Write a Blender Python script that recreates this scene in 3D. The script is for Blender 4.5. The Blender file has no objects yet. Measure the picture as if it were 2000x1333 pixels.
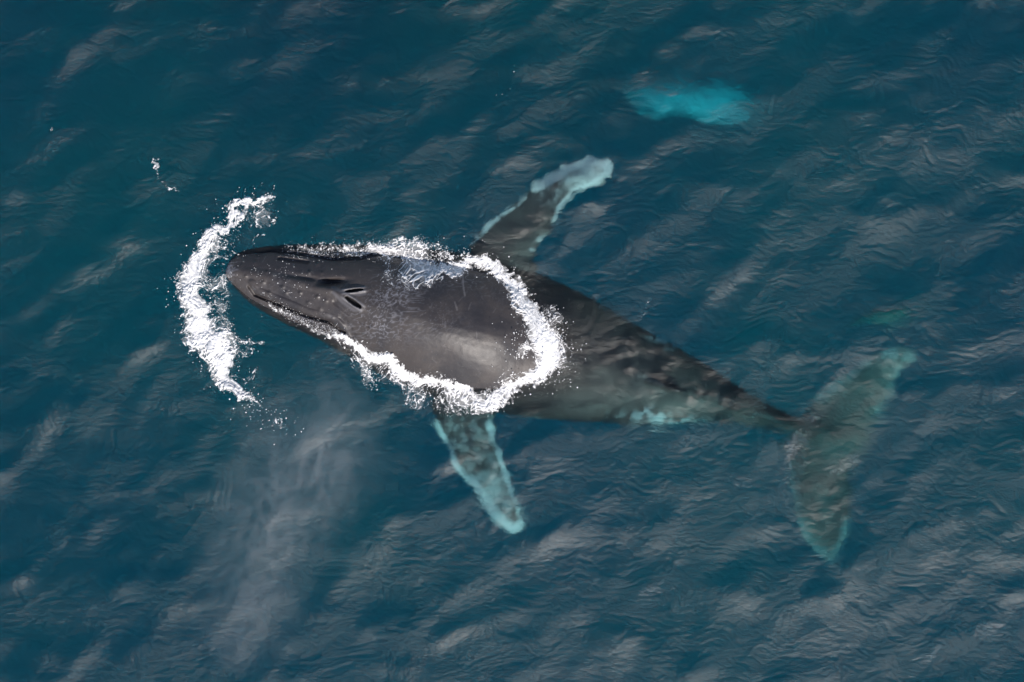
import bpy, math
import numpy as np
from mathutils import Vector
from mathutils.bvhtree import BVHTree

# ------------------------------------------------------------------ camera, world, sun, exposure
S = bpy.context.scene
C = S.collection
H = 30.0                                   # drone height above the sea, metres; 100 photo pixels are 1 m at sea level
cam = bpy.data.objects.new('camera', bpy.data.cameras.new('camera'))
C.objects.link(cam)
cam.location = (0, 0, H)
cam.data.sensor_width = 36.0
cam.data.lens = 36.0 * H / 20.0
cam.data.clip_start = 0.5
cam.data.clip_end = 9000
S.camera = cam

SUN_EL, SUN_AZ = 45.0, -68.0               # elevation; direction to the sun in the x-y plane (from +x, anticlockwise)
d = Vector((math.cos(math.radians(SUN_EL)) * math.cos(math.radians(SUN_AZ)),
            math.cos(math.radians(SUN_EL)) * math.sin(math.radians(SUN_AZ)),
            math.sin(math.radians(SUN_EL))))
W = bpy.data.worlds.new('World')
S.world = W
W.use_nodes = True
bg = W.node_tree.nodes['Background']
sky = W.node_tree.nodes.new('ShaderNodeTexSky')
sky.sky_type = 'NISHITA'
sky.sun_disc = False
sky.sun_elevation = math.radians(SUN_EL)
sky.sun_rotation = math.radians(90 - SUN_AZ)
W.node_tree.links.new(sky.outputs[0], bg.inputs[0])
bg.inputs[1].default_value = 0.10
sl = bpy.data.lights.new('sun', 'SUN')
sl.energy = 4.2
sl.angle = math.radians(0.5)
sl.color = (1.0, 0.93, 0.86)
sun = bpy.data.objects.new('sun', sl)
C.objects.link(sun)
sun.rotation_euler = d.to_track_quat('Z', 'Y').to_euler()
sun.location = (0, 0, 60)

S.view_settings.view_transform = 'Standard'
S.view_settings.look = 'None'
S.view_settings.exposure = 0.0
S.view_settings.gamma = 1.0
S.render.engine = 'CYCLES'
cy = S.cycles
cy.use_denoising = True
cy.max_bounces = 8
cy.diffuse_bounces = 2
cy.glossy_bounces = 2
cy.transmission_bounces = 6
cy.volume_bounces = 2
cy.transparent_max_bounces = 10
cy.caustics_refractive = True
cy.caustics_reflective = False
cy.sample_clamp_indirect = 2.0
cy.volume_step_rate = 1.0
cy.volume_max_steps = 128

# ------------------------------------------------------------------ helpers
def w2(px, py, z=0.0):
    """photo pixel -> world x, y on the level z"""
    k = (H - z) / H / 100.0
    return (np.asarray(px, float) - 1000.0) * k, (666.5 - np.asarray(py, float)) * k

def to_px(x, y, z):
    k = 100.0 * H / (H - z)
    return 1000.0 + x * k, 666.5 - y * k

def sm(a, b, x):
    t = np.clip((x - a) / (b - a), 0, 1)
    return t * t * (3 - 2 * t)

DOM, NF = 32.0, 1600
_kx = np.fft.fftfreq(NF, DOM / NF)[None, :]
_ky = np.fft.fftfreq(NF, DOM / NF)[:, None]
_k = np.hypot(_kx, _ky) + 1e-9
_ang = np.arctan2(_ky, _kx)

def field(lmin, lmax, power=1.5, direction=None, spread=1.0, seed=0):
    """periodic gaussian field, unit rms, wavelengths lmin..lmax (m); direction = angle (deg) of the wave vector"""
    rng = np.random.default_rng(seed)
    f = np.fft.fft2(rng.standard_normal((NF, NF)))
    amp = _k ** (-power) * sm(0.8 / lmax, 1.2 / lmax, _k) * (1 - sm(0.8 / lmin, 1.2 / lmin, _k))
    if direction is not None:
        amp = amp * np.abs(np.cos(_ang - math.radians(direction))) ** (spread)
    g = np.real(np.fft.ifft2(f * amp))
    return (g / g.std()).astype(np.float32)

def sample(g, x, y):
    u = (np.asarray(x, float) / DOM % 1.0) * NF
    v = (np.asarray(y, float) / DOM % 1.0) * NF
    i, j = np.floor(u).astype(int), np.floor(v).astype(int)
    a, b = u - i, v - j
    i %= NF; j %= NF
    i1, j1 = (i + 1) % NF, (j + 1) % NF
    return (g[j, i] * (1 - a) + g[j, i1] * a) * (1 - b) + (g[j1, i] * (1 - a) + g[j1, i1] * a) * b

def gauss(X, Y, blobs):
    """blobs in photo pixels: (cx, cy, rx, ry, angle_deg, amplitude); X, Y are pixel coordinates"""
    s = np.zeros(np.shape(X))
    for cx, cyy, rx, ry, an, am in blobs:
        c, n = math.cos(math.radians(an)), math.sin(math.radians(an))
        dx, dy = X - cx, Y - cyy
        u, v = (dx * c - dy * n) / rx, (dx * n + dy * c) / ry
        s = s + am * np.exp(-(u * u + v * v))
    return s

def stroke(X, Y, pts):
    """pts: (px, py, half_width, strength); returns a density field falling off from the line"""
    out = np.zeros(np.shape(X))
    for (x0, y0, w0, s0), (x1, y1, w1, s1) in zip(pts[:-1], pts[1:]):
        ax, ay = x1 - x0, y1 - y0
        t = np.clip(((X - x0) * ax + (Y - y0) * ay) / (ax * ax + ay * ay), 0, 1)
        dd = np.hypot(X - x0 - t * ax, Y - y0 - t * ay)
        w = w0 + (w1 - w0) * t
        s = s0 + (s1 - s0) * t
        out = np.maximum(out, s * np.clip(1 - (dd / (w * 1.12)) ** 2, 0, 1))
    return out

def make_mesh(name, V, F, attrs=None, smooth=True):
    """V n x 3, F m x 4 (or m x 3) arrays"""
    V = np.ascontiguousarray(V, dtype=np.float32)
    F = np.ascontiguousarray(F, dtype=np.int32)
    me = bpy.data.meshes.new(name)
    n, m, k = len(V), len(F), F.shape[1]
    me.vertices.add(n)
    me.vertices.foreach_set('co', V.ravel())
    me.loops.add(m * k)
    me.loops.foreach_set('vertex_index', F.ravel())
    me.polygons.add(m)
    me.polygons.foreach_set('loop_start', np.arange(0, m * k, k, dtype=np.int32))
    me.polygons.foreach_set('loop_total', np.full(m, k, dtype=np.int32))
    me.update(calc_edges=True)
    me.validate()
    if smooth:
        me.polygons.foreach_set('use_smooth', np.ones(len(me.polygons), dtype=bool))
    for an, a in (attrs or {}).items():
        at = me.attributes.new(an, 'FLOAT', 'POINT')
        at.data.foreach_set('value', np.ascontiguousarray(a, dtype=np.float32))
    return me

def link(name, me, mat, parent=None, label=None, cat=None, kind=None, group=None):
    o = bpy.data.objects.new(name, me)
    C.objects.link(o)
    if mat: me.materials.append(mat)
    if parent: o.parent = parent
    for k, v in (('label', label), ('category', cat), ('kind', kind), ('group', group)):
        if v: o[k] = v
    return o

class NT:
    """small wrapper for building node trees"""
    def __init__(self, name):
        self.m = bpy.data.materials.new(name)
        self.m.use_nodes = True
        self.t = self.m.node_tree
        self.t.nodes.clear()
        self.out = self.t.nodes.new('ShaderNodeOutputMaterial')
    def n(self, typ, **kw):
        nd = self.t.nodes.new(typ)
        for k, v in kw.items():
            if k.startswith('i_'):
                key = k[2:]
                key = int(key) if key.isdigit() else key.replace('_', ' ')
                if hasattr(v, 'is_linked') or isinstance(v, bpy.types.NodeSocket):
                    self.t.links.new(v, nd.inputs[key])
                else:
                    nd.inputs[key].default_value = v
            else:
                setattr(nd, k, v)
        return nd
    def l(self, a, b): self.t.links.new(a, b)
    def math(self, op, a, b=None, c=None, clamp=False):
        nd = self.t.nodes.new('ShaderNodeMath'); nd.operation = op; nd.use_clamp = clamp
        for i, v in enumerate((a, b, c)):
            if v is None: continue
            if isinstance(v, bpy.types.NodeSocket): self.l(v, nd.inputs[i])
            else: nd.inputs[i].default_value = v
        return nd.outputs[0]
    def mix(self, f, a, b):
        nd = self.t.nodes.new('ShaderNodeMix'); nd.data_type = 'RGBA'
        for i, v in ((0, f), (6, a), (7, b)):
            if isinstance(v, bpy.types.NodeSocket): self.l(v, nd.inputs[i])
            elif i == 0: nd.inputs[0].default_value = v
            else: nd.inputs[i].default_value = (*v, 1)
        return nd.outputs[2]
    def ramp(self, f, a, b):
        nd = self.t.nodes.new('ShaderNodeMapRange'); nd.interpolation_type = 'SMOOTHSTEP'
        self.l(f, nd.inputs[0]); nd.inputs[1].default_value = a; nd.inputs[2].default_value = b
        return nd.outputs[0]
    def attr(self, name):
        return self.n('ShaderNodeAttribute', attribute_name=name).outputs['Fac']
    def noise(self, scale, detail=3, rough=0.55, vec=None, dist=0.0):
        nd = self.n('ShaderNodeTexNoise'); nd.inputs['Scale'].default_value = scale
        nd.inputs['Detail'].default_value = detail; nd.inputs['Roughness'].default_value = rough
        nd.inputs['Distortion'].default_value = dist
        if vec is not None: self.l(vec, nd.inputs['Vector'])
        return nd.outputs[0]
    def pos(self, rot=0.0, scale=(1, 1, 1)):
        g = self.n('ShaderNodeNewGeometry').outputs['Position']
        mp = self.n('ShaderNodeMapping'); mp.inputs['Rotation'].default_value = (0, 0, math.radians(rot))
        mp.inputs['Scale'].default_value = scale
        # rotate first, then stretch
        v = self.n('ShaderNodeVectorRotate', rotation_type='Z_AXIS'); self.l(g, v.inputs['Vector'])
        v.inputs['Angle'].default_value = math.radians(rot)
        mp.inputs['Rotation'].default_value = (0, 0, 0)
        self.l(v.outputs[0], mp.inputs['Vector'])
        return mp.outputs[0]

# ------------------------------------------------------------------ sea: wave heights
# where wind ripples are strong (positive) or the water lies calm (negative), photo pixels
RIPPLE = [(1200, 700, 150, 70, -25, .6), (1340, 770, 130, 50, -25, .5), (1150, 780, 90, 30, 10, .4), (1640, 830, 120, 160, 0, .3), (760, 450, 200, 20, 0, .5), (1080, 400, 120, 80, 30, .4), (930, 920, 90, 120, -50, .35), (1850, 480, 230, 110, 10, .75), (1500, 120, 300, 120, 15, .45), (700, 280, 220, 130, 40, .5), (120, 1200, 260, 180, 20, .55),
          (900, 1250, 400, 130, 15, .55), (1400, 1080, 300, 150, 30, .65), (1750, 1000, 300, 250, 35, .7), (1900, 1280, 220, 120, 30, .95),
          (520, 960, 220, 200, 60, .3), (1150, 950, 160, 90, 40, .5), (330, 60, 200, 70, 20, .35), (1300, 480, 200, 120, 40, .3),
          (100, 560, 120, 90, 30, .25), (130, 700, 160, 130, 30, .2), (960, 60, 200, 90, 20, .15), (1650, 250, 150, 80, 30, .5),
          (1590, 740, 160, 120, 45, .5), (1250, 880, 180, 60, 30, .35), (260, 950, 130, 110, 30, .35), (1520, 900, 120, 60, 20, .4)]
CALM = [(570, 720, 110, 60, -30, 1.0), (480, 610, 60, 60, 0, .9), (1280, 420, 130, 50, 20, .4), (60, 220, 170, 130, 0, .4), (400, 260, 170, 170, 0, .45),
        (790, 580, 330, 110, -18, .7), (1120, 690, 120, 80, -20, .3), (1850, 180, 140, 120, 0, .35), (800, 1010, 90, 60, 0, .5), (1400, 860, 80, 40, 0, .6),
        (1340, 610, 130, 60, -40, .5), (1350, 250, 200, 60, 0, .3), (1700, 1180, 60, 130, -40, .3)]

f_swell = field(3.0, 7.5, 1.5, direction=128, spread=2, seed=11)       # crests run from lower left to upper right
f_chop = field(0.5, 2.6, 1.9, direction=115, spread=1.4, seed=5)
f_rip = field(0.07, 0.6, 1.5, direction=66, spread=1.6, seed=8)
f_rip2 = field(0.07, 0.8, 1.6, direction=95, spread=2.5, seed=21)
f_patch2 = field(.45, 1.8, 2.0, direction=115, spread=2.0, seed=14)
f_patch = field(.8, 5.0, 1.5, direction=125, spread=1.0, seed=4)
f_turb = field(.22, 1.1, 1.6, seed=61)

TURB = [(1230, 710, 190, 70, -28, 1.0), (1420, 790, 120, 40, -28, .8), (1700, 740, 90, 80, 30, .8), (1600, 960, 70, 150, 0, .8), (960, 940, 110, 110, -50, .9), (1090, 390, 130, 90, 35, .9),
        (1350, 200, 140, 50, 0, .6), (1150, 600, 60, 60, 0, .6)]

def wave(x, y):
    px, py = to_px(x, y, 0.0)
    far = sm(10, 60, np.maximum(np.abs(x) - 6, np.abs(y) - 3))
    calm = np.clip(gauss(px, py, CALM), 0, 1)
    pa = sample(f_patch, x + .15 * sample(f_chop, x, y), y)
    pb = sample(f_patch2, x + .08 * sample(f_chop, x, y), y + .08 * sample(f_chop, y, x))
    rip = np.clip(0.58 + 1.05 * gauss(px, py, RIPPLE), 0, 1.8) * (.25 + .75 * sm(-.6, .9, pa)) * (.35 + .85 * sm(-.5, 1.0, pb)) * (1 - calm * .85) + .04
    sw = sample(f_swell, x, y)
    warpx = x + 0.10 * sample(f_chop, y + 3, x + 9)
    warpy = y + 0.10 * sample(f_chop, x + 7, y + 15)
    ch = sample(f_chop, x, y)
    ch = ch + 0.18 * ch * ch                                            # sharper crests than troughs
    r = sample(f_rip, warpx, warpy); r = 1.3 * (.8 - np.abs(r)) + .5 * r
    r2 = sample(f_rip2, warpx + 5, warpy + 2); r2 = 1.2 * (.8 - np.abs(r2)) + .5 * r2
    h = 0.026 * sw * (1 - .8 * calm) + 0.031 * ch * (0.55 + 0.6 * rip) * (1 - .85 * calm) + (0.0040 * r + 0.0038 * r2) * (0.25 + rip)
    h = h +   .015 * sample(f_turb, x, y) * np.clip(gauss(px, py, TURB), 0, 1)
    return h * (1 - far), rip

def axis(half, step, outer):
    n = int(half / step)
    a = list(np.arange(0, n + 1) * step)
    s = step
    while a[-1] < outer:
        s *= 1.16
        a.append(a[-1] + s)
    a = np.array(a)
    return np.concatenate([-a[:0:-1], a])

gx, gy = axis(10.6, 0.022, 4000.0), axis(7.4, 0.022, 4000.0)
GX, GY = np.meshgrid(gx, gy)
ZW, RP = wave(GX, GY)
nx, ny = len(gx), len(gy)
V = np.stack([GX.ravel(), GY.ravel(), ZW.ravel()], 1)
I = np.arange(nx * ny).reshape(ny, nx)
F = np.stack([I[:-1, :-1].ravel(), I[:-1, 1:].ravel(), I[1:, 1:].ravel(), I[1:, :-1].ravel()], 1)
# close the body of water: a skirt and a bottom far down
DEPTH = -45.0
ring = np.concatenate([I[0, :], I[1:, -1], I[-1, -2::-1], I[-2:0:-1, 0]])
base = len(V)
VR = V[ring].copy(); VR[:, 2] = DEPTH
ctr = np.array([[0, 0, DEPTH]])
V = np.concatenate([V, VR, ctr])
m = len(ring)
a = np.arange(m); b = (a + 1) % m
side = np.stack([ring[b], ring[a], base + a, base + b], 1)
bot = np.stack([base + b, base + a, np.full(m, base + m), base + b], 1)
me_w = make_mesh('water', V, np.concatenate([F, side]), {'ripple': np.concatenate([RP.ravel(), np.zeros(m + 1)])})
import bmesh
bm = bmesh.new(); bm.from_mesh(me_w); bm.verts.ensure_lookup_table()
bm.faces.new([bm.verts[base + i] for i in range(m)][::-1])
bm.verts.remove(bm.verts[base + m])
bm.to_mesh(me_w); bm.free()

def water_material():
    n = NT('sea_water')
    p1 = n.pos(24, (1.0, 2.6, 1.0))
    p2 = n.pos(-8, (1.0, 2.2, 1.0))
    rip = n.attr('ripple')
    h = n.math('ADD', n.math('MULTIPLY', n.noise(8.0, 7, .68, p1, .8), 1.0), n.math('MULTIPLY', n.noise(6.0, 6, .66, p2, .9), .8))
    st = n.math('MULTIPLY_ADD', rip, .46, .16, clamp=True)
    bump = n.n('ShaderNodeBump'); bump.inputs['Distance'].default_value = 0.05
    n.l(h, bump.inputs['Height']); n.l(st, bump.inputs['Strength'])
    nor = bump.outputs[0]
    fr = n.n('ShaderNodeFresnel'); fr.inputs['IOR'].default_value = 1.34; n.l(nor, fr.inputs['Normal'])
    gl = n.n('ShaderNodeBsdfGlossy'); n.l(nor, gl.inputs['Normal'])
    n.l(n.math('MULTIPLY_ADD', rip,   .15, .345), gl.inputs['Roughness'])
    gl.inputs['Color'].default_value = (1, 1, 1, 1)
    tr = n.n('ShaderNodeBsdfTransparent')
    rf = n.n('ShaderNodeBsdfRefraction'); rf.inputs['IOR'].default_value = 1.33; rf.inputs['Roughness'].default_value = 0.30
    n.l(nor, rf.inputs['Normal'])
    mx = n.n('ShaderNodeMixShader'); mx.inputs[0].default_value = .70
    n.l(tr.outputs[0], mx.inputs[1]); n.l(rf.outputs[0], mx.inputs[2])
    top = n.n('ShaderNodeMixShader'); n.l(fr.outputs[0], top.inputs[0])
    n.l(mx.outputs[0], top.inputs[1]); n.l(gl.outputs[0], top.inputs[2])
    n.l(top.outputs[0], n.out.inputs['Surface'])
    va = n.n('ShaderNodeVolumeAbsorption'); va.inputs['Color'].default_value = (.20, .976, .985, 1); va.inputs['Density'].default_value = .62
    n.l(va.outputs[0], n.out.inputs['Volume'])
    return n.m

link('water', me_w, water_material(), kind='structure')

def deep_sheet_material():
    n = NT('deep_scatter_teal')
    b = n.n('ShaderNodeBsdfDiffuse')
    n.l(n.mix(n.ramp(n.noise(.12, 3, .5, n.pos(), .3), .3, .7), (.0, .150, .198), (.0, .205, .216)), b.inputs['Color'])
    n.l(b.outputs[0], n.out.inputs['Surface'])
    return n.m
SHEET_Z = -22.0  # added sheet; teal colour stands in for light scattered back by deep water
e = 3900.0
link('deep_water_sheet', make_mesh('deep_water_sheet', [(-e, -e, SHEET_Z), (e, -e, SHEET_Z), (e, e, SHEET_Z), (-e, e, SHEET_Z)], [(0, 1, 2, 3)], smooth=False), deep_sheet_material(), kind='structure')

# ------------------------------------------------------------------ lofted shapes for the animals
def resample(P, k):
    """Catmull-Rom through rows of P"""
    P = np.asarray(P, float)
    out = []
    Q = np.vstack([2 * P[0] - P[1], P, 2 * P[-1] - P[-2]])
    for i in range(1, len(Q) - 2):
        for t in np.arange(k) / k:
            p0, p1, p2, p3 = Q[i - 1], Q[i], Q[i + 1], Q[i + 2]
            out.append(.5 * (2 * p1 + (p2 - p0) * t + (2 * p0 - 5 * p1 + 4 * p2 - p3) * t * t + (3 * p1 - p0 - 3 * p2 + p3) * t ** 3))
    out.append(P[-1])
    return np.array(out)

def loft(rows, k=6, nseg=40, ridge=0.0, pw=2.0):
    """rows: (Tx, Ty, Bx, By, z_top, z_mid, z_bottom) with T, B the two edges in photo pixels at level z_mid"""
    R = resample(rows, k)
    th = np.arange(nseg) / nseg * 2 * math.pi
    Vs = []
    for Tx, Ty, Bx, By, zt, zm, zb in R:
        ax, ay = w2(Tx, Ty, zm); bx, by = w2(Bx, By, zm)
        u, s = np.cos(th), np.sin(th)
        x = (ax + bx) / 2 + (ax - bx) / 2 * u
        y = (ay + by) / 2 + (ay - by) / 2 * u
        prof = np.clip(1 - np.abs(u) ** pw, 0, 1) ** (.5 if pw >= 2 else .62)
        z = np.where(s > 0, zm + (zt - zm) * prof, zm + (zm - zb) * s)
        if ridge: z = z + ridge * np.clip(-zt + .15, 0, .3) * np.exp(-(u / .12) ** 2) * (s > 0)
        Vs.append(np.stack([x, y, z], 1))
    n = len(Vs)
    V = np.concatenate(Vs)
    i = np.arange(nseg); j = (i + 1) % nseg
    F = [np.stack([r * nseg + i, r * nseg + j, (r + 1) * nseg + j, (r + 1) * nseg + i], 1) for r in range(n - 1)]
    F = [tuple(q) for q in np.concatenate(F)]
    F.append(tuple(range(nseg))[::-1]); F.append(tuple((n - 1) * nseg + q for q in range(nseg)))
    return V, F

def blade(rows, k=3, thick=.16, knob=3.5):
    """rows: (Lx, Ly, Tx, Ty, z, thickness_factor): leading and trailing edge"""
    rows = resample(rows, 3)
    kn = np.random.default_rng(int(rows[0][0])).normal(0, 1, (len(rows), 2)) * knob
    kn[0] = kn[-1] = 0
    dx, dy = rows[:, 2] - rows[:, 0], rows[:, 3] - rows[:, 1]
    L = np.hypot(dx, dy) + 1e-6
    rows[:, 0] -= dx / L * kn[:, 0]; rows[:, 1] -= dy / L * kn[:, 0]
    rows[:, 2] += dx / L * kn[:, 1]; rows[:, 3] += dy / L * kn[:, 1]
    return loft([(a, b, c, e, z + thick * t / 2, z, z - thick * t / 2) for a, b, c, e, z, t in rows], k, 28)

def union(parts, voxel, smooth_it=4):
    V, F, o = [], [], 0
    for v, f in parts:
        V.append(v); F += [tuple(int(q) + o for q in t) for t in f]; o += len(v)
    me = bpy.data.meshes.new('tmp'); me.from_pydata(np.concatenate(V).tolist(), [], F)
    bm = bmesh.new(); bm.from_mesh(me); bmesh.ops.recalc_face_normals(bm, faces=bm.faces); bm.to_mesh(me); bm.free()
    o = bpy.data.objects.new('tmp', me); C.objects.link(o)
    r = o.modifiers.new('r', 'REMESH'); r.mode = 'VOXEL'; r.voxel_size = voxel
    s = o.modifiers.new('s', 'SMOOTH'); s.iterations = smooth_it; s.factor = .5
    dg = bpy.context.evaluated_depsgraph_get()
    out = bpy.data.meshes.new_from_object(o.evaluated_get(dg))
    bpy.data.objects.remove(o); bpy.data.meshes.remove(me)
    return out

BODY = [  # Tx,Ty, Bx,By, z_top, z_mid, z_bottom
    (440, 531, 444, 545, .00, -.05, -.10),
    (450, 508, 462, 566, .12, -.10, -.35),
    (472, 492, 484, 588, .21, -.16, -.60),
    (510, 483, 518, 611, .29, -.22, -.85),
    (560, 479, 560, 634, .37, -.28, -1.05),
    (615, 478, 600, 653, .44, -.34, -1.25),
    (670, 478, 650, 678, .54, -.42, -1.45),
    (730, 479, 705, 710, .64, -.52, -1.65),
    (800, 484, 765, 743, .72, -.62, -1.85),
    (875, 491, 830, 771, .75, -.72, -2.0),
    (945, 501, 900, 792, .66, -.78, -2.1),
    (1010, 518, 970, 806, .44, -.80, -2.1),
    (1065, 540, 1030, 815, .14, -.74, -2.1),
    (1120, 566, 1090, 822, -.08, -.70, -2.0),
    (1180, 598, 1155, 826, -.26, -.80, -1.9),
    (1240, 634, 1225, 830, -.40, -.88, -1.75),
    (1295, 664, 1290, 832, -.50, -.92, -1.6),
    (1345, 692, 1345, 828, -.58, -.96, -1.55),
    (1395, 722, 1398, 824, -.68, -1.0, -1.5),
    (1445, 757, 1450, 830, -.78, -1.06, -1.35),
    (1500, 790, 1503, 842, -.92, -1.16, -1.3),
    (1550, 814, 1552, 856, -.98, -1.14, -1.4),
    (1600, 826, 1600, 866, -1.2, -1.32, -1.5),
    (1650, 838, 1650, 860, -1.4, -1.45, -1.55)]
PEC_UP = [  # leading x,y, trailing x,y, z, thickness
    (905, 530, 1040, 560, -0.62, 1.6), (915, 490, 1046, 520, -0.59, 1.5), (928, 460, 1050, 492, -0.56, 1.3), (962, 427, 1066, 462, -0.54, 1.1),
    (1008, 394, 1086, 436, -0.53, 1.0), (1045, 359, 1100, 408, -0.53, .95), (1080, 335, 1128, 382, -0.52, .85),
    (1108, 319, 1158, 366, -0.52, .8), (1142, 310, 1186, 352, -0.51, .7), (1176, 307, 1199, 338, -0.51, .5), (1190, 311, 1200, 326, -0.51, .3)]
PEC_LO = [
    (975, 760, 852, 750, -0.84, 1.6), (970, 800, 846, 795, -0.81, 1.5), (968, 830, 850, 825, -0.78, 1.3), (974, 868, 868, 872, -0.75, 1.1),
    (984, 905, 890, 915, -0.73, 1.0), (996, 940, 915, 944, -0.72, .9), (1006, 966, 935, 968, -0.71, .85),
    (1015, 992, 950, 996, -0.71, .8), (1023, 1013, 972, 1022, -0.70, .6), (1026, 1030, 996, 1040, -0.70, .4), (1016, 1038, 1006, 1042, -0.70, .25)]
FLUKE = [
    (1778, 684, 1784, 696, -1.11, .3), (1740, 677, 1760, 715, -1.17, .6), (1692, 698, 1744, 748, -1.25, .8), (1640, 733, 1724, 784, -1.35, 1.0),
    (1592, 775, 1706, 816, -1.45, 1.5), (1560, 826, 1690, 846, -1.51, 2.0), (1545, 872, 1674, 876, -1.49, 1.6),
    (1538, 920, 1660, 915, -1.43, 1.0), (1546, 982, 1660, 975, -1.35, .8), (1562, 1038, 1652, 1032, -1.27, .7), (1590, 1076, 1640, 1076, -1.21, .5), (1610, 1094, 1628, 1096, -1.17, .3)]
DORSAL = [  # small hooked fin standing on the back
    (1262, 738, 1258, 750, -.40, -.55, -.9), (1285, 742, 1282, 756, -.30, -.55, -.9), (1306, 750, 1303, 764, -.24, -.55, -.9),
    (1322, 757, 1320, 768, -.22, -.55, -.9), (1330, 761, 1329, 768, -.32, -.55, -.9)]

me_b = union([loft(BODY, 8, 64, pw=1.65), blade(PEC_UP), blade(PEC_LO, thick=.2), blade(FLUKE, thick=.15), loft(DORSAL, 5, 24)], 0.019, 5)
nb = len(me_b.vertices)
co = np.empty(nb * 3, np.float32); me_b.vertices.foreach_get('co', co); co = co.reshape(-1, 3).astype(float)
no = np.empty(nb * 3, np.float32); me_b.vertices.foreach_get('normal', no); no = no.reshape(-1, 3)
PX, PY = to_px(co[:, 0], co[:, 1], co[:, 2])
up = sm(.05, .5, no[:, 2])
f_n1 = field(.12, .5, 1.6, seed=31)
f_n2 = field(.5, 2.5, 1.8, seed=32)
f_n3 = field(.05, .2, 1.0, seed=33)

def seg(pts, w):
    return stroke(PX, PY, [(x, y, w, 1.0) for x, y in pts])

dz = np.zeros(nb)
head = sm(760, 690, PX) * (PX < 800)
# ridge down the middle of the snout, splash guard ahead of the blowholes, furrow beside it
dz += .030 * seg([(462, 530), (520, 538), (600, 556), (640, 566)], 10)
dz += .075 * gauss(PX, PY, [(655, 571, 30, 9, -20, 1)])
dz += .06 * gauss(PX, PY, [(694, 566, 22, 5, 0, 1), (690, 592, 22, 5, -35, 1)])
dz -= .17 * gauss(PX, PY, [(647, 551, 25, 5.5, 6, 1)])
dz -= .05 * gauss(PX, PY, [(600, 543, 40, 5, -8, 1)])
# the two nostril slits
def slit(x0, y0, x1, y1, hw):
    ax, ay = x1 - x0, y1 - y0; L = math.hypot(ax, ay)
    t = ((PX - x0) * ax + (PY - y0) * ay) / L / L
    dd = np.abs((PX - x0) * ay - (PY - y0) * ax) / L
    prof = hw * np.sqrt(np.clip(4 * t * (1 - t), 0, 1)) + 1e-3
    return np.clip(1 - (dd / prof) ** 2, 0, 1) * (t > 0) * (t < 1), np.exp(-((dd - hw * 1.1) / 2.2) ** 2) * sm(-.35, 0, t) * sm(1.25, 1.0, t)
s1, r1 = slit(675, 569.5, 710, 565.5, 3.4)
s2, r2 = slit(675, 580, 705, 601, 5.2)
dz -= .14 * np.sqrt(np.maximum(s1, s2))
dz += .022 * np.maximum(r1, r2) * (1 - np.maximum(s1, s2))
# mouth line: a step from the upper jaw down to the lower lip
mouth = [(486, 560), (497, 576), (530, 590), (566, 604), (595, 617), (643, 629), (672, 650)]
dz -= .10 * seg(mouth, 3.5)
dz += .040 * seg([(x + 6, y - 8) for x, y in mouth], 7)
jaw2 = [(500, 491), (530, 489), (560, 494), (600, 499), (650, 507), (705, 506), (745, 495)]
dz -= .09 * seg(jaw2, 4)
dz -= .05 * seg([(545, 505), (600, 512)], 4)
# soft folds behind the head and on the cheek
dz -= .03 * seg([(655, 590), (690, 618), (720, 635)], 6)
dz -= .03 * seg([(690, 655), (668, 620)], 6)
# tubercles on the snout and lips
rng = np.random.default_rng(2)
tub = [(500, 515), (520, 530), (545, 525), (480, 540), (560, 545), (515, 552), (560, 570), (590, 575), (600, 590), (625, 605), (548, 560), (470, 520),
       (530, 575), (600, 530), (575, 520), (632, 535), (655, 620), (620, 580), (634, 588), (540, 603), (565, 618), (590, 628), (615, 636), (640, 648), (585, 508), (620, 517), (500, 500)]
for tx, ty in tub:
    tx += rng.uniform(-5, 5); ty += rng.uniform(-3, 3); r_ = rng.uniform(2.6, 4.6)
    dz += rng.uniform(.015, .035) * gauss(PX, PY, [(tx, ty, r_, r_, 0, 1)])
# knuckles along the back of the tail stock
for kx, ky in ((1385, 768), (1412, 781), (1436, 794), (1460, 805), (1484, 813)):
    dz += .04 * gauss(PX, PY, [(kx, ky, 7, 6, 0, 1)])
dz += .035 * seg([(1330, 766), (1385, 776), (1440, 798), (1500, 815), (1550, 835)], 6)
lump = .010 * sample(f_n2, co[:, 0], co[:, 1]) + .0010 * sample(f_n1, co[:, 0], co[:, 1]) + .0004 * sample(f_n3, co[:, 0], co[:, 1])
co[:, 2] += up * (dz + lump * 1.2)
# knobbly leading edges of the long flippers and the fluke rim
me_b.vertices.foreach_set('co', co.astype(np.float32).ravel())
me_b.update()

# pigment: white on the flippers' edges, flank patches, scars
n1 = sample(f_n1, co[:, 0], co[:, 1]); n2 = sample(f_n2, co[:, 0] + 3, co[:, 1]); n3 = sample(f_n3, co[:, 0], co[:, 1])
wh = np.zeros(nb)
def edge(pts, w, s=1.0):
    return stroke(PX, PY, [(x, y, w, s) for x, y in pts])
wh = np.maximum(wh, 1.5 * edge([(918, 470), (962, 427), (1008, 394), (1045, 358)], 11) * sm(-1.2, .4, n1 + .4 * n3 + .3))
wh = np.maximum(wh, 1.8 * edge([(1045, 358), (1080, 338), (1108, 322), (1142, 312), (1176, 309), (1197, 324)], 20))
wh = np.maximum(wh, 1.6 * edge([(1197, 330), (1150, 366), (1100, 405), (1088, 432)], 9))
wh = np.maximum(wh, .9 * gauss(PX, PY, [(1150, 338, 60, 34, 25, 1)]))
wh = np.maximum(wh, .6 * edge([(1066, 462), (1040, 485)], 8) * (n1 > .3))
wh = np.maximum(wh, 2.0 * edge([(846, 825), (868, 872), (890, 915), (915, 946)], 12))
wh = np.maximum(wh, 1.8 * edge([(915, 946), (938, 972), (955, 1000), (980, 1028), (1006, 1042), (1024, 1030)], 20))
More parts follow.
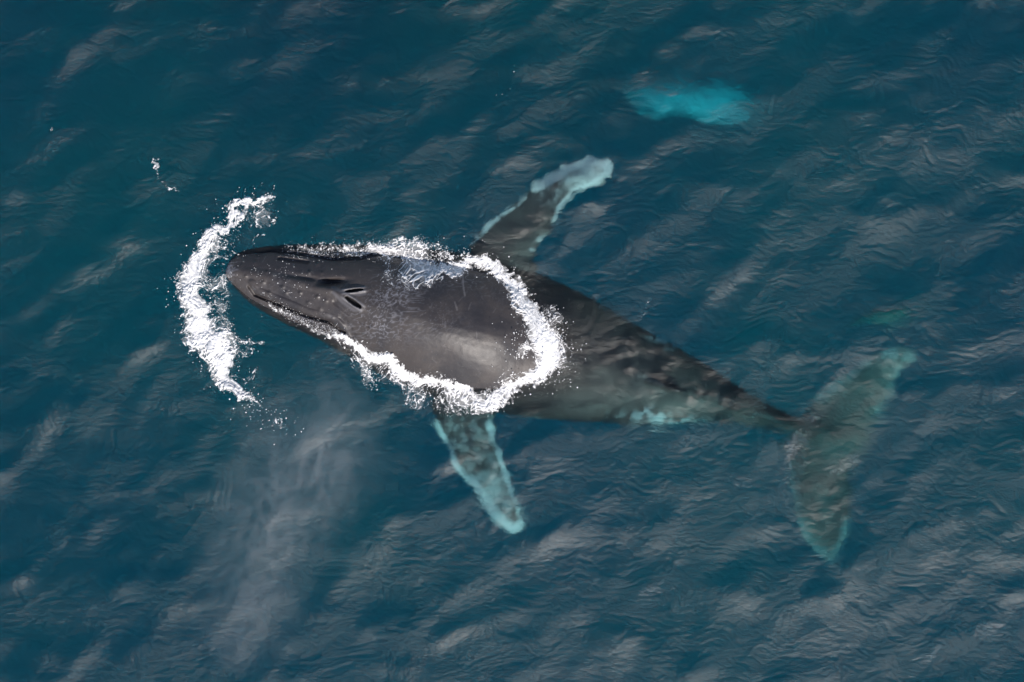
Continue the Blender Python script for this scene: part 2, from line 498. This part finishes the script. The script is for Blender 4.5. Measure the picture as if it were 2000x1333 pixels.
wh = np.maximum(wh, 1.7 * edge([(955, 830), (975, 870), (984, 905), (996, 940), (1012, 985), (1024, 1020)], 9))
wh = np.maximum(wh, .55 * gauss(PX, PY, [(965, 960, 50, 40, -55, 1)]))
wh = np.maximum(wh, .14 * sm(800, 850, PY) * (PX < 1060))
flk = sm(1530, 1560, PX) * (PY > 640)
wh = np.maximum(wh, .10 * sm(1560, 1625, PX + .6 * np.abs(PY - 835)))
wh = np.maximum(wh, .75 * edge([(1784, 692), (1745, 682), (1715, 690)], 18))
wh = np.maximum(wh, .8 * edge([(1592, 772), (1640, 736), (1685, 706)], 15))
wh = np.maximum(wh, .75 * edge([(1538, 915), (1546, 985), (1562, 1040), (1600, 1084), (1625, 1092), (1645, 1060), (1656, 1020)], 14))
wh = np.maximum(wh, .7 * edge([(1755, 720), (1738, 760), (1722, 788), (1704, 820)], 11))
wh = np.where(PX > 1500, wh * (.46 + .14 * n1), wh + .16 * (n1 * .7 + n3 * .5) * (wh > .02))
wh = np.maximum(wh, 1.6 * gauss(PX, PY, [(1290, 818, 62, 10, -4, 1), (1268, 808, 18, 10, 0, 1)]) * sm(-.6, .5, n1 + .5 * n3))
wh = np.maximum(wh, 1.2 * gauss(PX, PY, [(1285, 658, 32, 12, -30, 1)]) * sm(-.6, .6, n1))
wh = np.clip(wh, 0, 1)
scar = np.zeros(nb)
scar = np.maximum(scar, .35 * edge([(904, 538), (905, 560), (908, 578)], 1.8))
scar = np.maximum(scar, .25 * edge([(888, 590), (893, 606)], 1.6))
scar = np.maximum(scar, .55 * edge([(1248, 734), (1275, 744), (1305, 756), (1332, 768)], 6) * sm(-.8, .8, n1 + n3 * .6))
scar = np.maximum(scar, .35 * edge([(1395, 772), (1440, 790), (1480, 806), (1520, 824)], 4))
scar = np.maximum(scar, .10 * np.maximum(r1, r2) * 3)
scar = np.maximum(scar, .3 * gauss(PX, PY, [(646, 618, 9, 3.5, -25, 1), (536, 538, 5, 4, 0, .7), (492, 568, 5, 8, 30, .7)]))
for _ in range(150):
    x0, y0 = rng.uniform(460, 1040), rng.uniform(490, 740)
    L, an = rng.uniform(3, 16), rng.uniform(0, math.pi)
    scar = np.maximum(scar, rng.uniform(.05, .16) * edge([(x0, y0), (x0 + L * math.cos(an), y0 + L * math.sin(an))], .9))
film = gauss(PX, PY, [(790, 540, 45, 40, 0, .9), (760, 575, 40, 30, 0, .9), (735, 640, 45, 32, -30, .9), (830, 620, 60, 35, -10, .45), (700, 610, 25, 25, 0, .4), (640, 500, 70, 8, 0, .5), (450, 520, 14, 22, 0, 1.2),
                      (620, 640, 60, 9, -25, 1.1), (570, 612, 40, 8, -28, 1.0), (560, 560, 90, 40, -8, .15), (950, 560, 60, 30, -30, .25), (905, 545, 40, 22, 0, .5)])
nn = 1 - np.abs(sample(f_n1, co[:, 0] * 1.6 + .2 * n2, co[:, 1] * 2.2)); nm = 1 - np.abs(sample(f_n3, co[:, 0] + .05 * n1, co[:, 1]))
film = film * np.clip(1.1 * nn ** 3 + .25 * nm - .22 + .2 * n2, 0, 1.2) * (up > .1)
film = np.maximum(film, .5 * np.maximum(r1, r2) * (1 - np.maximum(s1, s2)))
film = np.maximum(film, .35 * edge([(650, 562), (672, 571), (700, 576), (712, 574)], 4))
film = np.maximum(film, .30 * edge([(652, 572), (668, 590), (690, 606), (706, 606)], 4))
nost = np.sqrt(np.clip(np.maximum(s1, s2), 0, 1))
for an, a in (('white', wh), ('scar', scar), ('nostril', nost), ('film', film)):
    at = me_b.attributes.new(an, 'FLOAT', 'POINT'); at.data.foreach_set('value', a.astype(np.float32))
me_b.polygons.foreach_set('use_smooth', np.ones(len(me_b.polygons), dtype=bool))

def skin_material():
    n = NT('whale_skin')
    p = n.pos()
    big = n.ramp(n.noise(1.3, 4, .6, p, .4), .35, .68)
    mot = n.ramp(n.noise(7.0, 5, .65, p, 1.2), .50, .70)
    fine = n.ramp(n.noise(26.0, 4, .7, p, 2.0), .55, .72)
    spk = n.ramp(n.noise(70.0, 2, .5, p), .70, .78)
    c = n.mix(big, (.036, .033, .037), (.070, .059, .056))
    c = n.mix(n.math('MULTIPLY', n.math('MULTIPLY', mot, fine), .8), c, (.19, .185, .20))
    c = n.mix(n.math('MULTIPLY', spk, .7), c, (.30, .28, .26))
    c = n.mix(n.attr('scar'), c, (.42, .40, .40))
    wv = n.math('ADD', n.attr('white'), n.math('MULTIPLY', n.math('SUBTRACT', n.noise(14, 5, .75, p, 1.5), .5), n.math('MULTIPLY', n.attr('white'), .7)))
    c = n.mix(n.math('MINIMUM', n.math('MAXIMUM', wv, 0.0), 1.0), c, (.88, .93, .95))
    c = n.mix(n.math('MINIMUM', n.attr('film'), 1.0), c, (.24, .24, .27))
    c = n.mix(n.attr('nostril'), c, (.004, .004, .004))
    b = n.n('ShaderNodeBsdfPrincipled')
    n.l(c, b.inputs['Base Color'])
    n.l(n.math('MULTIPLY_ADD', n.noise(9, 3, .6, p), .12, .42), b.inputs['Roughness'])
    b.inputs['Specular IOR Level'].default_value = .6
    bp = n.n('ShaderNodeBump'); bp.inputs['Distance'].default_value = .008; bp.inputs['Strength'].default_value = .35
    n.l(n.math('ADD', n.noise(18, 6, .7, p, .8), n.math('MULTIPLY', n.noise(60, 3, .6, p), .4)), bp.inputs['Height'])
    n.l(bp.outputs[0], b.inputs['Normal'])
    n.l(b.outputs[0], n.out.inputs['Surface'])
    return n.m
M_skin = skin_material()
whale = link('humpback_whale', me_b, M_skin, label='dark grey humpback whale surfacing with its back inside a ring of foam', cat='whale')

# body height under each point of the sea, for the foam that lies on it
bvh = BVHTree.FromObject(whale, bpy.context.evaluated_depsgraph_get())
hx, hy = np.arange(-6.2, 1.9, .03), np.arange(-2.2, 2.4, .03)
HM = np.full((len(hy), len(hx)), -9.0)
for jj, y in enumerate(hy):
    for ii, x in enumerate(hx):
        r = bvh.ray_cast(Vector((x, y, 3)), Vector((0, 0, -1)), 4.0)
        if r[0] is not None: HM[jj, ii] = r[0].z
def body_z(x, y):
    u = np.clip((x - hx[0]) / .03, 0, len(hx) - 1.001); v = np.clip((y - hy[0]) / .03, 0, len(hy) - 1.001)
    i, j = u.astype(int), v.astype(int); a, b = u - i, v - j
    inside = (x > hx[0]) & (x < hx[-1]) & (y > hy[0]) & (y < hy[-1])
    q = np.maximum(np.maximum(HM[j, i], HM[j, i + 1]), np.maximum(HM[j + 1, i], HM[j + 1, i + 1]))
    bl = (HM[j, i] * (1 - a) + HM[j, i + 1] * a) * (1 - b) + (HM[j + 1, i] * (1 - a) + HM[j + 1, i + 1] * a) * b
    return np.where(inside, np.where(bl < -2, q, np.maximum(bl, -2)), -9.0)

# ------------------------------------------------------------------ foam
f_f1 = field(.25, 1.2, 1.6, seed=41)
f_f2 = field(.05, .32, 1.2, seed=42)
f_f3 = field(.045, .14, .8, seed=43)
f_wx = field(.3, 1.5, 1.8, seed=44)
f_wy = field(.3, 1.5, 1.8, seed=45)

def foam_material():
    n = NT('white_water')
    al = n.attr('cover')
    b = n.n('ShaderNodeBsdfPrincipled')
    b.inputs['Base Color'].default_value = (.95, .95, .96, 1)
    b.inputs['Roughness'].default_value = .6
    b.inputs['Specular IOR Level'].default_value = .1
    bp = n.n('ShaderNodeBump'); bp.inputs['Distance'].default_value = .01; bp.inputs['Strength'].default_value = .2
    n.l(n.noise(22, 5, .7, n.pos(), 1.0), bp.inputs['Height']); n.l(bp.outputs[0], b.inputs['Normal'])
    br = n.math("ADD", al, n.math("MULTIPLY", n.math("SUBTRACT", n.noise(38, 3, .6, n.pos(), 1.5), .5), .5))
    a2 = n.math('MULTIPLY', n.ramp(br, .02, .72), n.ramp(al, .02, .15))
    n.l(a2, b.inputs['Alpha'])
    n.l(b.outputs[0], n.out.inputs['Surface'])
    return n.m
M_foam = foam_material()

def foam(name, strokes, box, label, step=.010, lift=.10, warp=.10, cat='foam', seed=0):
    x0, y1 = w2(box[0], box[1]); x1, y0 = w2(box[2], box[3])
    xs, ys = np.arange(x0, x1, step), np.arange(y0, y1, step)
    X, Y = np.meshgrid(xs, ys)
    # ragged outline: the strokes are read at shifted places
    wx = sample(f_wx, X + seed, Y); wy = sample(f_wy, X, Y + seed)
    wf = sample(f_f2, X + 2, Y + 7)
    px, py = to_px(X + warp * .6 * wx + .03 * wf, Y + warp * .6 * wy + .03 * sample(f_f2, Y, X), 0)
    D = np.zeros(X.shape)
    for s in strokes: D = np.maximum(D, stroke(px, py, s))
    Xw, Yw = X + .05 * wx, Y + .05 * wy
    a = sample(f_f1, Xw, Yw); b = sample(f_f2, Xw, Yw); c = sample(f_f3, Xw, Yw)
    ridge = np.maximum(np.clip(1 - np.abs(b) * 1.15, 0, 1) ** 1.3, .25 * np.clip(1 - np.abs(c) * 1.1, 0, 1))
    L = np.clip(.66 * ridge + .26 * (.5 + .35 * a) + .16 * (.5 + .4 * c), 0, 1)
    T = 1.04 - .84 * D
    cov = np.maximum(sm(T - .16, T + .32, L), .26 * sm(.1, .8, D + .15 * a) + .24 * sm(.55, 1.0, D)) * sm(.02, .25, D)
    puff = np.clip(.6 + .35 * a + .14 * b + .05 * c, 0, 2)
    zb = body_z(X, Y)
    zw = wave(X, Y)[0]
    Z = np.maximum(zw, zb) + .012 + lift * cov * puff * np.clip(D, 0, 1)
    keep = cov > .02
    I = np.arange(X.size).reshape(X.shape)
    k = keep[:-1, :-1] | keep[1:, :-1] | keep[:-1, 1:] | keep[1:, 1:]
    # no sheet hanging down where the body drops away steeply
    F = np.stack([I[:-1, :-1][k], I[:-1, 1:][k], I[1:, 1:][k], I[1:, :-1][k]], 1)
    used = np.unique(F); mp = np.full(X.size, -1); mp[used] = np.arange(len(used))
    V = np.stack([X.ravel()[used], Y.ravel()[used], Z.ravel()[used]], 1)
    me = make_mesh(name, V, mp[F], {'cover': cov.ravel()[used]})
    return link(name, me, M_foam, label=label, cat=cat, kind='stuff')

ARC = [
    [(522, 386, 7, .8), (500, 392, 9, .95), (470, 412, 10, .95), (440, 432, 13, 1), (412, 460, 18, 1), (396, 495, 24, 1), (380, 535, 28, 1.05), (376, 580, 30, 1.1),
     (390, 630, 32, 1.1), (418, 680, 34, 1.05), (440, 722, 28, 1.05), (458, 757, 20, 1.0), (486, 785, 10, .8), (500, 806, 6, .6), (535, 822, 4, .45), (570, 832, 3, .3)],
    [(520, 400, 20, .2), (440, 450, 30, .28), (405, 520, 45, .3), (410, 600, 50, .32), (445, 680, 50, .3), (480, 750, 30, .25)],
    [(500, 400, 12, .55), (518, 425, 7, .5), (525, 440, 3, .4)],
    [(515, 445, 4, .45), (500, 465, 6, .6), (492, 480, 3, .5)],
    [(430, 470, 14, .45), (445, 490, 6, .4), (470, 500, 4, .4)],
    [(400, 530, 20, .6), (430, 512, 9, .6), (446, 505, 5, .5)],
    [(410, 560, 14, .5), (435, 550, 7, .55), (450, 540, 5, .5)],
    [(430, 630, 14, .5), (462, 630, 4, .35)],
    [(440, 660, 26, .55), (480, 665, 12, .5), (505, 668, 6, .4)],
    [(455, 690, 22, .5), (490, 690, 10, .5), (508, 695, 4, .35)],
    [(470, 730, 14, .55), (500, 725, 6, .5)],
    [(480, 765, 10, .5), (495, 760, 5, .4)]]
foam('bow_foam', ARC, (320, 360, 600, 850), 'curved white arc of foam pushed ahead of the whale snout', lift=.08, seed=1)

RING = [
    [(565, 486, 7, .45), (610, 490, 11, .55), (650, 492, 12, .58), (700, 492, 13, .62), (735, 484, 15, .9), (765, 486, 18, .85)],
    [(765, 490, 24, .75), (800, 510, 32, .78), (840, 534, 30, .9), (880, 528, 20, .95), (915, 506, 16, .95), (945, 510, 15, 1), (975, 528, 18, 1), (1000, 555, 19, 1.05),
     (1026, 590, 22, 1.05), (1046, 625, 30, 1.1), (1064, 665, 36, 1.15), (1070, 700, 34, 1.2), (1052, 725, 24, 1.1), (1020, 748, 15, .95), (985, 772, 16, .95), (945, 786, 20, 1.0)],
    [(945, 786, 16, .9), (915, 768, 13, .95), (880, 757, 13, .95), (840, 750, 13, 1), (800, 735, 14, 1.0), (755, 712, 16, 1.05), (715, 690, 17, 1.1), (685, 670, 13, 1.05), (664, 655, 8, .9),
     (640, 648, 7, .7), (600, 636, 6, .6), (565, 618, 5, .5), (530, 598, 5, .45)],
    [(700, 700, 30, .28), (760, 750, 36, .30), (850, 785, 34, .28), (940, 800, 24, .3)],
    [(740, 470, 20, .2), (850, 474, 20, .22)],
    [(690, 690, 8, .6), (712, 725, 12, .62), (735, 755, 10, .55), (745, 765, 5, .4)],
    [(850, 752, 26, .62), (910, 782, 22, .7), (950, 770, 20, .6)],
    [(715, 700, 26, .55), (760, 735, 24, .55), (830, 765, 20, .5)],
    [(745, 720, 20, .5), (800, 750, 16, .5), (860, 775, 14, .45), (900, 790, 10, .45)],
    [(930, 795, 12, .8), (940, 806, 5, .6)],
    [(1060, 640, 55, .52), (1085, 680, 42, .6), (1095, 700, 28, .6)],
    [(760, 520, 20, .4), (770, 560, 22, .36), (760, 590, 20, .28)],
    [(745, 500, 26, .45), (800, 530, 34, .5), (850, 540, 16, .5)], [(780, 480, 22, .6), (860, 495, 24, .62), (900, 500, 18, .6)],
    [(700, 480, 10, .4), (760, 468, 9, .5), (800, 478, 14, .5), (860, 488, 12, .45), (905, 494, 9, .45)],
    [(960, 760, 14, .45), (1010, 735, 12, .5), (1045, 722, 10, .6)],
    [(1010, 700, 14, .40), (1030, 680, 14, .5)]]
foam('body_foam', RING, (500, 440, 1160, 840), 'ring of churned white foam around the exposed back of the whale', lift=.05, warp=.06, seed=3)
foam('drifting_foam', [[(303, 312, 4, .75), (304, 326, 4, .8), (307, 340, 3, .75), (309, 350, 3, .6)], [(309, 352, 2, .4), (330, 364, 2, .35), (350, 376, 3, .35)]],
     (285, 295, 370, 395), 'small thin wisp of foam drifting alone in the open water', lift=.03, warp=.02, seed=9)

# ------------------------------------------------------------------ spray droplets
def ico():
    bm = bmesh.new(); bmesh.ops.create_icosphere(bm, subdivisions=1, radius=1.0)
    v = np.array([x.co[:] for x in bm.verts]); f = np.array([[q.index for q in p.verts] for p in bm.faces]); bm.free()
    return v, f
iv, if_ = ico()
def droplets(name, pts, rs, label, mat):
    V = np.concatenate([iv * r + p for p, r in zip(pts, rs)])
    F = np.concatenate([if_ + k * len(iv) for k in range(len(pts))])
    return link(name, make_mesh(name, V, F), mat, label=label, cat='spray', kind='stuff')
pts, rs = [], []
def along(path, n, spread, rr=(.004, .012), zz=(0, .12)):
    P = resample([(a, b) for a, b in path], 8)
    for _ in range(n):
        q = P[rng.integers(len(P))]
        x, y = q[0] + rng.normal() * spread, q[1] + rng.normal() * spread
        wx, wy = w2(x, y)
        z = max(float(wave(np.array(wx), np.array(wy))[0]), float(body_z(np.array([wx]), np.array([wy]))[0]))
        pts.append((float(wx), float(wy), z + rng.uniform(*zz))); rs.append(rng.uniform(*rr) * (1 if rng.random() < .85 else 1.6))
along([(s[0], s[1]) for s in ARC[0]], 330, 18)
along([(350, 540), (360, 620), (400, 710)], 90, 12)
along([(1000, 690), (1040, 640), (1090, 660), (1110, 700), (1070, 740)], 280, 20)
along([(560, 490), (650, 494), (740, 490)], 420, 9, (.003, .008), (0, .04))
along([(530, 590), (580, 620), (640, 642), (670, 655)], 380, 7, (.003, .008), (0, .04))
along([(780, 500), (860, 510), (950, 515), (1030, 600)], 160, 16)
along([(700, 690), (830, 755), (940, 790), (1020, 745)], 180, 13)
along([(470, 530), (560, 545), (640, 590)], 130, 24, (.003, .008), (-.003, .004))  # white droplets laid on the head to stand for wet glints
along([(1260, 560), (1262, 600), (1250, 625)], 9, 4, (.004, .009), (0, .02))
along([(1010, 100), (995, 185), (960, 200)], 5, 6, (.004, .008), (0, .02))
along([(95, 255), (105, 250)], 4, 4, (.005, .010), (0, .01))
droplets('spray', np.array(pts), rs, 'fine white spray droplets around the foam, with white flecks for wet glints on the whale head', M_foam)
# droplets carry no cover value: give them full cover
me_s = bpy.data.objects['spray'].data
at = me_s.attributes.new('cover', 'FLOAT', 'POINT'); at.data.foreach_set('value', np.ones(len(me_s.vertices), dtype=np.float32))

# ------------------------------------------------------------------ pale flippers of whales deeper down
def pale_material():
    n = NT('pale_skin_water_tint')
    p = n.pos()
    b = n.n('ShaderNodeBsdfPrincipled')
    n.l(n.mix(n.ramp(n.noise(2.2, 5, .65, p, .8),   .50, .80), (.36, .50, .60), (.16, .25, .31)), b.inputs['Base Color'])  # blue tint of the water put into the skin colour
    b.inputs['Roughness'].default_value = .5
    n.l(b.outputs[0], n.out.inputs['Surface'])
    return n.m
M_pale = pale_material()
me_f = union([blade([(1218, 176, 1222, 192, -3.5, .3), (1244, 170, 1240, 215, -3.4, .8), (1282, 172, 1272, 232, -3.3, 1.2), (1327, 176, 1317, 228, -3.3, 1.4), (1367, 185, 1360, 236, -3.3, 1.3),
                    (1402, 184, 1394, 240, -3.4, 1.1), (1437, 196, 1427, 244, -3.5, .8), (1466, 222, 1462, 238, -3.6, .3)], thick=.3)], .03)
for p in me_f.polygons: p.use_smooth = True
link('whale_flipper', me_f, M_pale, label='bright turquoise flipper of another whale glowing through deep water near the top', cat='flipper')
me_f2 = union([blade([(1655, 632, 1658, 640, -3.4, .3), (1690, 610, 1700, 634, -3.3, .9), (1725, 602, 1735, 628, -3.3, 1.0), (1768, 600, 1772, 616, -3.4, .3)], thick=.25)], .03)
for p in me_f2.polygons: p.use_smooth = True
M_dim = M_pale.copy(); M_dim.name = 'pale_skin_dimmed'  # same skin, darkened in its colour to look faded by deep water
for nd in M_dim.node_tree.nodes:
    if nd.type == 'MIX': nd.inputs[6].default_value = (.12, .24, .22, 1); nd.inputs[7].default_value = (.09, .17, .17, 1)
link('whale_flipper', me_f2, M_dim, label='faint green flipper tip deep in the water above the tail fluke', cat='flipper')

# ------------------------------------------------------------------ the whale's breath, drifting off as mist
def mist_material(path):
    n = NT('breath_mist')
    g = n.n('ShaderNodeNewGeometry').outputs['Position']
    def vec(op, a, b):
        nd = n.n('ShaderNodeVectorMath', operation=op)
        for i, v in enumerate((a, b)):
            if isinstance(v, bpy.types.NodeSocket): n.l(v, nd.inputs[i])
            else: nd.inputs[i].default_value = v
        return nd
    wob = n.n('ShaderNodeTexNoise'); wob.inputs['Scale'].default_value = .8; wob.inputs['Detail'].default_value = 3; n.l(g, wob.inputs['Vector'])
    sh = vec('SUBTRACT', wob.outputs['Color'], (.5, .5, .5)).outputs[0]
    sc = vec('MULTIPLY', sh, (1.6, 1.6, .8)).outputs[0]
    q = vec('ADD', g, sc).outputs[0]
    fall = None
    for (a, ra, da), (b, rb, db) in zip(path[:-1], path[1:]):
        ab = Vector(b) - Vector(a); L2 = ab.length_squared
        pa = vec('SUBTRACT', q, a).outputs[0]
        t = n.math('DIVIDE', vec('DOT_PRODUCT', pa, tuple(ab)).outputs['Value'], L2, clamp=True)
        s = n.n('ShaderNodeVectorMath', operation='SCALE'); s.inputs[0].default_value = tuple(ab); n.l(t, s.inputs['Scale'])
        dist = vec('LENGTH', vec('SUBTRACT', pa, s.outputs[0]).outputs[0], (0, 0, 0)).outputs['Value']
        r = n.math('MULTIPLY_ADD', t, rb - ra, ra)
        v = n.math('SUBTRACT', 1.0, n.math('DIVIDE', dist, r), clamp=True)
        v = n.math('MULTIPLY', v, n.math('MULTIPLY_ADD', t, db - da, da))
        fall = v if fall is None else n.math('MAXIMUM', fall, v)
    p = n.n('ShaderNodeVectorRotate', rotation_type='Z_AXIS'); n.l(g, p.inputs['Vector']); p.inputs['Angle'].default_value = math.radians(25)
    mp = n.n('ShaderNodeMapping'); mp.inputs['Scale'].default_value = (1.4, .9, 1.2); n.l(p.outputs[0], mp.inputs['Vector'])
    ns = n.ramp(n.noise(1.3, 7, .70, mp.outputs[0], 2.4), .40, .72)
    dn = n.math('MULTIPLY', n.math('MULTIPLY', fall, ns), .40)
    pv = n.n('ShaderNodeVolumePrincipled')
    pv.inputs['Color'].default_value = (.93, .93, .96, 1)
    n.l(dn, pv.inputs['Density'])
    n.l(pv.outputs[0], n.out.inputs['Volume'])
    return n.m
def P3(px, py, z):
    x, y = w2(px, py, z); return (float(x), float(y), z)
MP = [(P3(640, 800, 1.3), 1.3, .7), (P3(600, 890, 1.5), 1.7, 1.0), (P3(545, 990, 1.5), 1.5, 1.0), (P3(505, 1110, 1.4), 1.4, 1.0), (P3(485, 1240, 1.3), 1.1, .7)]
rows = []
for (x, y, z), r, _ in MP:
    px, py = to_px(x, y, z); rr = r * 100 * 1.15
    rows.append((px + rr, py + 20, px - rr, py - 20, z + 1.0, z, z - 1.1))
p0, p1 = np.array(rows[0]), np.array(rows[-1])
st = p0.copy(); st[[0, 2]] = (p0[0] + p0[2]) / 2 + np.array([15, -5]); st[[1, 3]] -= 110; st[4:] = (1.35, 1.3, 1.25)
en = p1.copy(); en[[0, 2]] = (p1[0] + p1[2]) / 2 + np.array([5, -15]); en[[1, 3]] += 110; en[4:] = (1.35, 1.3, 1.25)
rows[0] = tuple(p0); rows = [tuple(st)] + rows + [tuple(en)]
v, f = loft(rows, 5, 24)
me_m = bpy.data.meshes.new('breath_mist'); me_m.from_pydata(v.tolist(), [], f)
bm = bmesh.new(); bm.from_mesh(me_m); bmesh.ops.recalc_face_normals(bm, faces=bm.faces); bm.to_mesh(me_m); bm.free()
mm = mist_material(MP)
link('breath_mist', me_m, mm, label='pale grey plume of whale breath drifting over the water', cat='mist', kind='stuff')
